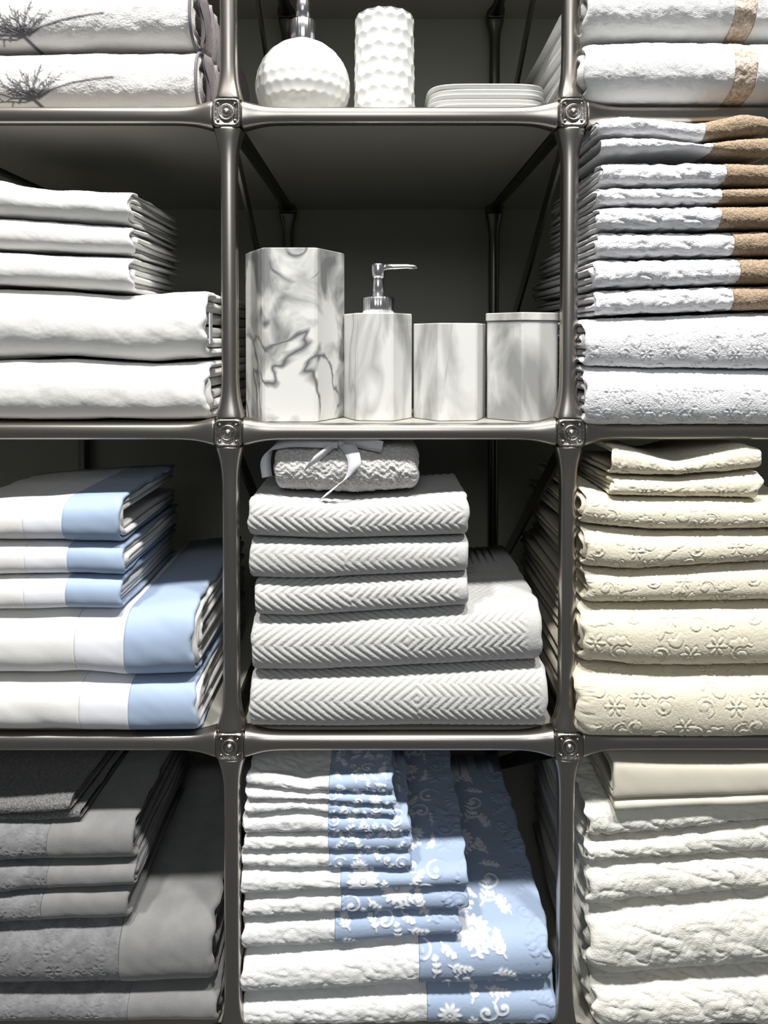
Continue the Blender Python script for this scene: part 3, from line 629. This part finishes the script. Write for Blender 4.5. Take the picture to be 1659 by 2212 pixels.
# ---- right, third row: cream jacquard towels
g = 'cream towels with carved scroll pattern in the right compartment'
def cspec(kind, label, x0, ym, Y, depth, ry, layers, sd, topd=.03, size=.115, x1=1740, a=.0024):
    return dict(kind=kind, label=label, group=g, px=(x0, x1), ym=ym, Y=Y, depth=depth, m=M['cream'], hf=h_scroll(sd, size, a), res=.0012, sd=sd, layers=layers, ry=ry, topd=topd, rag=.004, soft=1.0, sag=.014 if x0 == 1240 else 0)
stack([[(1235, 1438), (1433, 1450), (1800, 1447)], [(1235, 1308), (1399, 1309), (1659, 1303), (1800, 1303)], [(1240, 1228), (1272, 1230), (1364, 1236), (1659, 1218), (1800, 1212)],
       [(1240, 1136), (1272, 1140), (1433, 1153), (1659, 1148), (1800, 1146)], [(1240, 1048), (1290, 1062), (1340, 1076), (1622, 1080), (1800, 1074)]], -.018, [
    cspec('bath_towel', 'thick cream carved bath towel resting on the shelf, bulging over the metal joint', 1240, 1520, -.032, .33, .040, 2, 111, size=.14),
    cspec('bath_towel', 'thick cream carved bath towel, second from the shelf', 1251, 1380, -.030, .33, .036, 3, 112, size=.14),
    cspec('hand_towel', 'lowest of the three cream carved hand towels', 1262, 1270, -.026, .30, .024, 2, 113),
    cspec('hand_towel', 'middle of the three cream carved hand towels', 1258, 1190, -.028, .30, .026, 2, 114),
    cspec('hand_towel', 'top one of the cream carved hand towels, under the two cream washcloths', 1258, 1105, -.027, .22, .028, 2, 115, .12)],
      curve(SH+.001, 0))
c0 = curve([(1310, 1074), (1455, 1078), (1640, 1081)], -.01); c1 = curve([(1310, 1028), (1360, 1030), (1460, 1031), (1622, 1018), (1645, 1012)], -.01); c2 = curve([(1310, 958), (1370, 968), (1440, 990), (1462, 993), (1490, 987), (1560, 968), (1605, 957), (1640, 966)], -.01)
for i, (a, b, x0, x1, lab) in enumerate(((c0, c1, 1320, 1641, 'lower cream washcloth on the cream stack'), (c1, c2, 1316, 1638, 'upper cream washcloth, dipped in the middle'))):
    towel('washcloth', lab, g, (lambda f: lambda x: f(x)+.0012)(a), b, PX(x0, 1030, -.015), PX(x1, 1030, -.015), -.022, .13, M['cream'], h_scroll(120+i, .09, .0022), cat='washcloth', ry=.018, layers=2, res=.0016, sd=121+i, rag=.004, topd=.07)

# ---- right, fourth row: off-white fluffy towels and a folded sheet
g = 'off-white fluffy towels in the bottom right compartment'
def ispec(kind, label, x0, ym, Y, depth, ry, layers, sd, topd=.03):
    return dict(kind=kind, label=label, group=g, px=(x0, 1740), ym=ym, Y=Y, depth=depth, m=M['ivory'], hf=h_crease(sd, .0022, 55), res=.0017, sd=sd, layers=layers, ry=ry, topd=topd, rag=.005, soft=1.0)
stack([[(1240, 2106), (1272, 2109), (1330, 2116), (1659, 2095), (1800, 2088)], [(1240, 1970), (1272, 1965), (1364, 1951), (1659, 1926), (1800, 1915)], [(1240, 1868), (1399, 1858), (1659, 1845), (1800, 1840)],
       [(1240, 1817), (1279, 1815), (1433, 1803), (1659, 1775), (1800, 1765)], [(1240, 1742), (1340, 1738), (1659, 1724), (1800, 1718)]], .004, [
    ispec('bath_towel', 'thick off-white fluffy bath towel at the bottom right corner of the photo', 1278, 2160, -.010, .30, .036, 2, 131),
    ispec('bath_towel', 'thick off-white fluffy bath towel, second from the bottom of the right stack', 1266, 2030, -.012, .30, .042, 2, 132),
    ispec('hand_towel', 'lowest of the three off-white fluffy hand towels', 1264, 1915, -.006, .28, .026, 2, 133),
    ispec('hand_towel', 'middle of the three off-white fluffy hand towels', 1260, 1840, -.004, .28, .018, 2, 134),
    ispec('hand_towel', 'top one of the off-white fluffy hand towels, under the smooth folded sheet', 1266, 1778, -.004, .28, .022, 2, 135, .2)],
      shelf(-1))
c0 = curve([(1310, 1733), (1400, 1727), (1659, 1714), (1800, 1708)], .01); c1 = curve([(1310, 1708), (1400, 1703), (1659, 1692), (1800, 1686)], .01); c2 = curve([(1310, 1622), (1420, 1628), (1659, 1628), (1800, 1628)], .01)
def hems(root, L0, lc):
    mb = MB(); xs = np.linspace(lc['xw0']+.004, lc['xw1']-.004, 60)
    for dz in (.006, .0085): sweep(mb, np.stack([xs, np.full(60, lc['Y']+.0015+.001*math.cos(dz*500)), lc['bot'](xs)+dz+.004*vn(xs*9, xs*0, 3)], -1), .0007, 6)
    link('hem_stitching', mb.build('hem_stitching', M['sateen'], loc=L0), root)
towel('folded_sheet', 'smooth ecru sateen sheet, lower thin fold lying on the off-white towels', 'folded sateen sheets', c0, c1, PX(1330, 1720, -.01), PX(1740, 1720, -.01), -.012, .2, M['sateen'], h_smooth(141), cat='bed sheet', ry=.006, layers=1, res=.003, sd=141)
towel('folded_sheet', 'smooth ecru sateen sheet, thick upper fold tucked under the cream towels shelf', 'folded sateen sheets', c1, c2, PX(1326, 1670, -.01), PX(1740, 1670, -.01), -.013, .2, M['sateen'], h_smooth(142), cat='bed sheet', ry=.008, e=3.2, layers=2, res=.003, sd=142, topd=.03)

# ------------------------------------------------------------------ ceramics, first row
def at_scale(Y): return (Y-CAM[1])/F           # metres per pixel at distance Y
TZ = 2*H+.0092; Yc = .085
def hexd(nth, pitch, A):
    def f(R, Z, T, arc):
        best = np.zeros(R.shape)
        row = arc/pitch
        for dr in (0, 1):
            r0 = np.floor(row)+dr; c = T/(2*PI)*nth + .5*(r0 % 2); dc = np.abs(c-np.round(c))*(2*PI*np.maximum(R, .01)/nth); dz = (row-r0)*pitch
            d = np.hypot(dc, dz)/(pitch*.72); best = np.maximum(best, np.clip(1-d*d, 0, 1)**1.5)
        return A*(1-best)
    return f
def pump(root, base, cx, cy, z, s, w=1.4):
    mb = MB(); prof = [(1e-5, 0), (.014, 0), (.0145, .001), (.0145, .0205), (.0135, .022), (.006, .0225), (.0055, .023), (1e-5, .023)]
    def rib(R, Z, T): return R*(1+.02*np.cos(T*26)*((Z > z+.002) & (Z < z+.02*s) & (R > .012*s))), Z
    lathe(mb, [(a*s*w*.93, z+b*s*.95) for a, b in prof], cx, cy, 104, rib); link('pump_collar', mb.build('pump_collar', M['chrome'], loc=base), root)
    mb = MB(); lathe(mb, [(1e-5, z+.021*s), (.0075*s, z+.0212*s), (.0070*s, z+.034*s), (.0062*s, z+.052*s), (1e-5, z+.053*s)], cx, cy, 20)
    link('pump_stem', mb.build('pump_stem', M['chrome'], loc=base), root)
    mb = MB(); zh = z+.046*s
    lathe(mb, [(1e-5, zh-.004*s), (.0078*s, zh-.003*s), (.0085*s, zh+.004*s), (.0092*s, zh+.0125*s), (.0082*s, zh+.014*s), (1e-5, zh+.0143*s)], cx, cy, 24)
    if True:
        sweep(mb, [(cx+.003*s, cy, zh+.010*s), (cx+.018*s, cy-.002, zh+.0105*s), (cx+.034*s, cy-.004, zh+.0108*s), (cx+.044*s, cy-.005, zh+.0095*s), (cx+.0445*s, cy-.005, zh+.008*s)], np.array([.0045, .0036, .003, .0027, .0022])*s, 12)
    link('pump_head', mb.build('pump_head', M['chrome'], loc=base), root)
k = at_scale(Yc); c = P(655, 193, Yc); R = 101*k; base = (c[0], Yc, TZ)
t = thing('soap_dispenser', base, 'round white dimpled ceramic soap dispenser with chrome pump on the top shelf', 'soap dispenser')
mb = MB(); z0 = TZ; prof = []; na = 110; zb = max(c[2]-R*.985, z0)
prof = [(1e-5, zb), (R*.3, zb)]
a0 = -math.acos(min(1, .3)); arcs = [0, .01]
for a in np.linspace(-1.40, PI/2-.14, na): prof.append((R*math.cos(a), max(c[2]+R*math.sin(a), zb)))
dimp = hexd(27, .0140, .0017)
def fs(R_, Z_, T_):
    arc = np.arcsin(np.clip((Z_-c[2])/R, -1, 1))*R+.1; g_ = np.clip((R_-.012)/.02, 0, 1)
    return R_ + dimp(R_, Z_, T_, arc)*g_ - .0012, Z_
lathe(mb, prof, c[0], Yc, 180, fs); link('globe_body', mb.build('globe_body', M['ceramic'], loc=base), t)
pump(t, base, c[0], Yc, c[2]+R*.965, 1.32, .95)
# tumbler
k = at_scale(Yc); a = P(763, 140, Yc)[0]; b = P(898, 140, Yc)[0]; cx = (a+b)/2; R = (b-a)/2; zt = P(830, 46, Yc)[2]; base = (cx, Yc, TZ)
t = thing('tumbler', base, 'tall white dimpled ceramic tumbler beside the round dispenser', 'tumbler')
mb = MB(); dimp2 = hexd(15, .0180, .0026)
prof = [(1e-5, TZ), (R*.8, TZ)]+[(R*(.955+.045*(1-q)), TZ+.001+(zt-TZ-.001)*q) for q in np.linspace(0, 1, 130)]+[(R*.93, zt), (R*.90, zt-.001), (R*.90, TZ+.01), (1e-5, TZ+.01)]
def ft(R_, Z_, T_):
    o = (R_ > R*.94); d = dimp2(R_, Z_, T_, Z_-TZ+.0012*np.sin(T_*7))
    Z2 = Z_ + (Z_ > zt-.004)*.0014*np.abs(np.sin(T_*7.5))
    return np.where(o, R_-.0024+d, R_), Z2
lathe(mb, prof, cx, Yc, 180, ft); me = mb.build('dimpled_cup', M['ceramic'], loc=base); link('cup', me, t)
# dishes
Yd = .085; cx = P(1043, 200, Yd)[0]; R = 121*at_scale(Yd); zc = TZ; ztop = P(1043, 181, Yd-R*.72)[2]-.0112; nd = 6; ph = (ztop-TZ)/(nd-1)
for i in range(nd):
    z = TZ+ph*i; mb = MB(); o = .9+.018*(i % 2)
    lathe(mb, [(1e-5, z+.001), (R*.62, z+.0008), (R*.70, z), (R*.76, z+.0012), (R*.93, z+.0055), (R*.995, z+.0095), (R, z+.0105), (R*.99, z+.0112), (R*.955, z+.0105), (R*.90, z+.0075), (R*.72, z+.0036), (1e-5, z+.0034)], cx+.0012*math.sin(i*2.1), Yd+.001*math.cos(i*3), 96, lambda R_, Z_, T_: (R_/(np.abs(np.cos(T_))**4.5+np.abs(np.sin(T_))**4.5)**(1/4.5), Z_), .72)
    base = (cx, Yd, z); o_ = link('dish', mb.build('dish', M['ceramic'], loc=base), None, base)
    names = ['bottom', 'second from bottom', 'third from bottom', 'third from top', 'second from top', 'topmost']
    meta(o_, names[i]+' shallow white ceramic soap dish of the stack on the top shelf', 'dish', 'stack of white ceramic dishes')

# ------------------------------------------------------------------ marble set, second row
TZ = H+.0092
def hexa(name, label, cat, px0, px1, pytop, Y, rot, m, parts):
    sc = at_scale(Y); a, b = P(px0, 800, Y)[0], P(px1, 800, Y)[0]; cx = (a+b)/2; wid = b-a
    r = wid/(2*max(abs(math.cos(rot+q*PI/3)) for q in range(6))); zt = P((px0+px1)/2, pytop, Y-r*.8)[2]; base = (cx, Y, TZ)
    t = thing(name, base, label, cat)
    def shell(mb, R, z0, z1, open_=True, bev=.0009):
        ps = []
        for q in range(6):
            ang = rot+q*PI/3
            for d in (-.035, .035): ps.append((math.cos(ang+d)*R*(1-.0008), math.sin(ang+d)*R*(1-.0008)))
        ps = np.array(ps); out = []
        lv = [(0.0001, z0), (.97, z0), (1, z0+bev), (1, z1-bev), (.985, z1)]
        lv += [(.88, z1), (.87, z1-bev), (.87, z0+.008), (.0001, z0+.008)] if open_ else [(.0001, z1)]
        for s, z in lv: out.append(np.concatenate([ps*s, np.full((12, 1), z)], 1)+np.array([cx, Y, 0]))
        A = np.array(out); mb.add(A, grid(len(A), 12))
    parts(t, base, cx, Y, r, zt, shell, m)
    return t
def pvase(t, base, cx, Y, r, zt, shell, m):
    mb = MB(); shell(mb, r, TZ, zt); link('vase_body', mb.build('vase_body', m, loc=base, smooth=False), t)
def pdisp(t, base, cx, Y, r, zt, shell, m):
    mb = MB(); shell(mb, r, TZ, zt, False, .0012); link('bottle', mb.build('bottle', m, loc=base, smooth=False), t); pump(t, base, cx+.0005, Y, zt-.001, 1.08)
def pcan(t, base, cx, Y, r, zt, shell, m):
    mb = MB(); shell(mb, r*.965, TZ, zt-.0105, False, .0008); link('canister_body', mb.build('canister_body', m, loc=base, smooth=False), t)
    mb = MB(); shell(mb, r, zt-.010, zt, False, .0010); link('lid', mb.build('lid', m, loc=base, smooth=False), t)
hexa('vase', 'tall hexagonal white marble vase with bold grey veins beside the left post', 'vase', 532, 744, 536, .070, 0.0, marble('veined_marble', 3, .47, False), pvase)
hexa('soap_dispenser', 'hexagonal pale marble soap dispenser with chrome pump next to the tall vase', 'soap dispenser', 743, 889, 676, .062, -.10, marble('pale_marble', 5, .50, True), pdisp)
hexa('tumbler', 'open hexagonal pale marble tumbler between the dispenser and the lidded canister', 'tumbler', 893, 1050, 698, .066, .14, marble('pale_marble', 8, .48, True), pvase)
hexa('canister', 'lidded hexagonal grey streaked marble canister against the right post', 'canister', 1046, 1208, 675, .066, .33, marble('grey_marble', 12, .42, True), pcan)
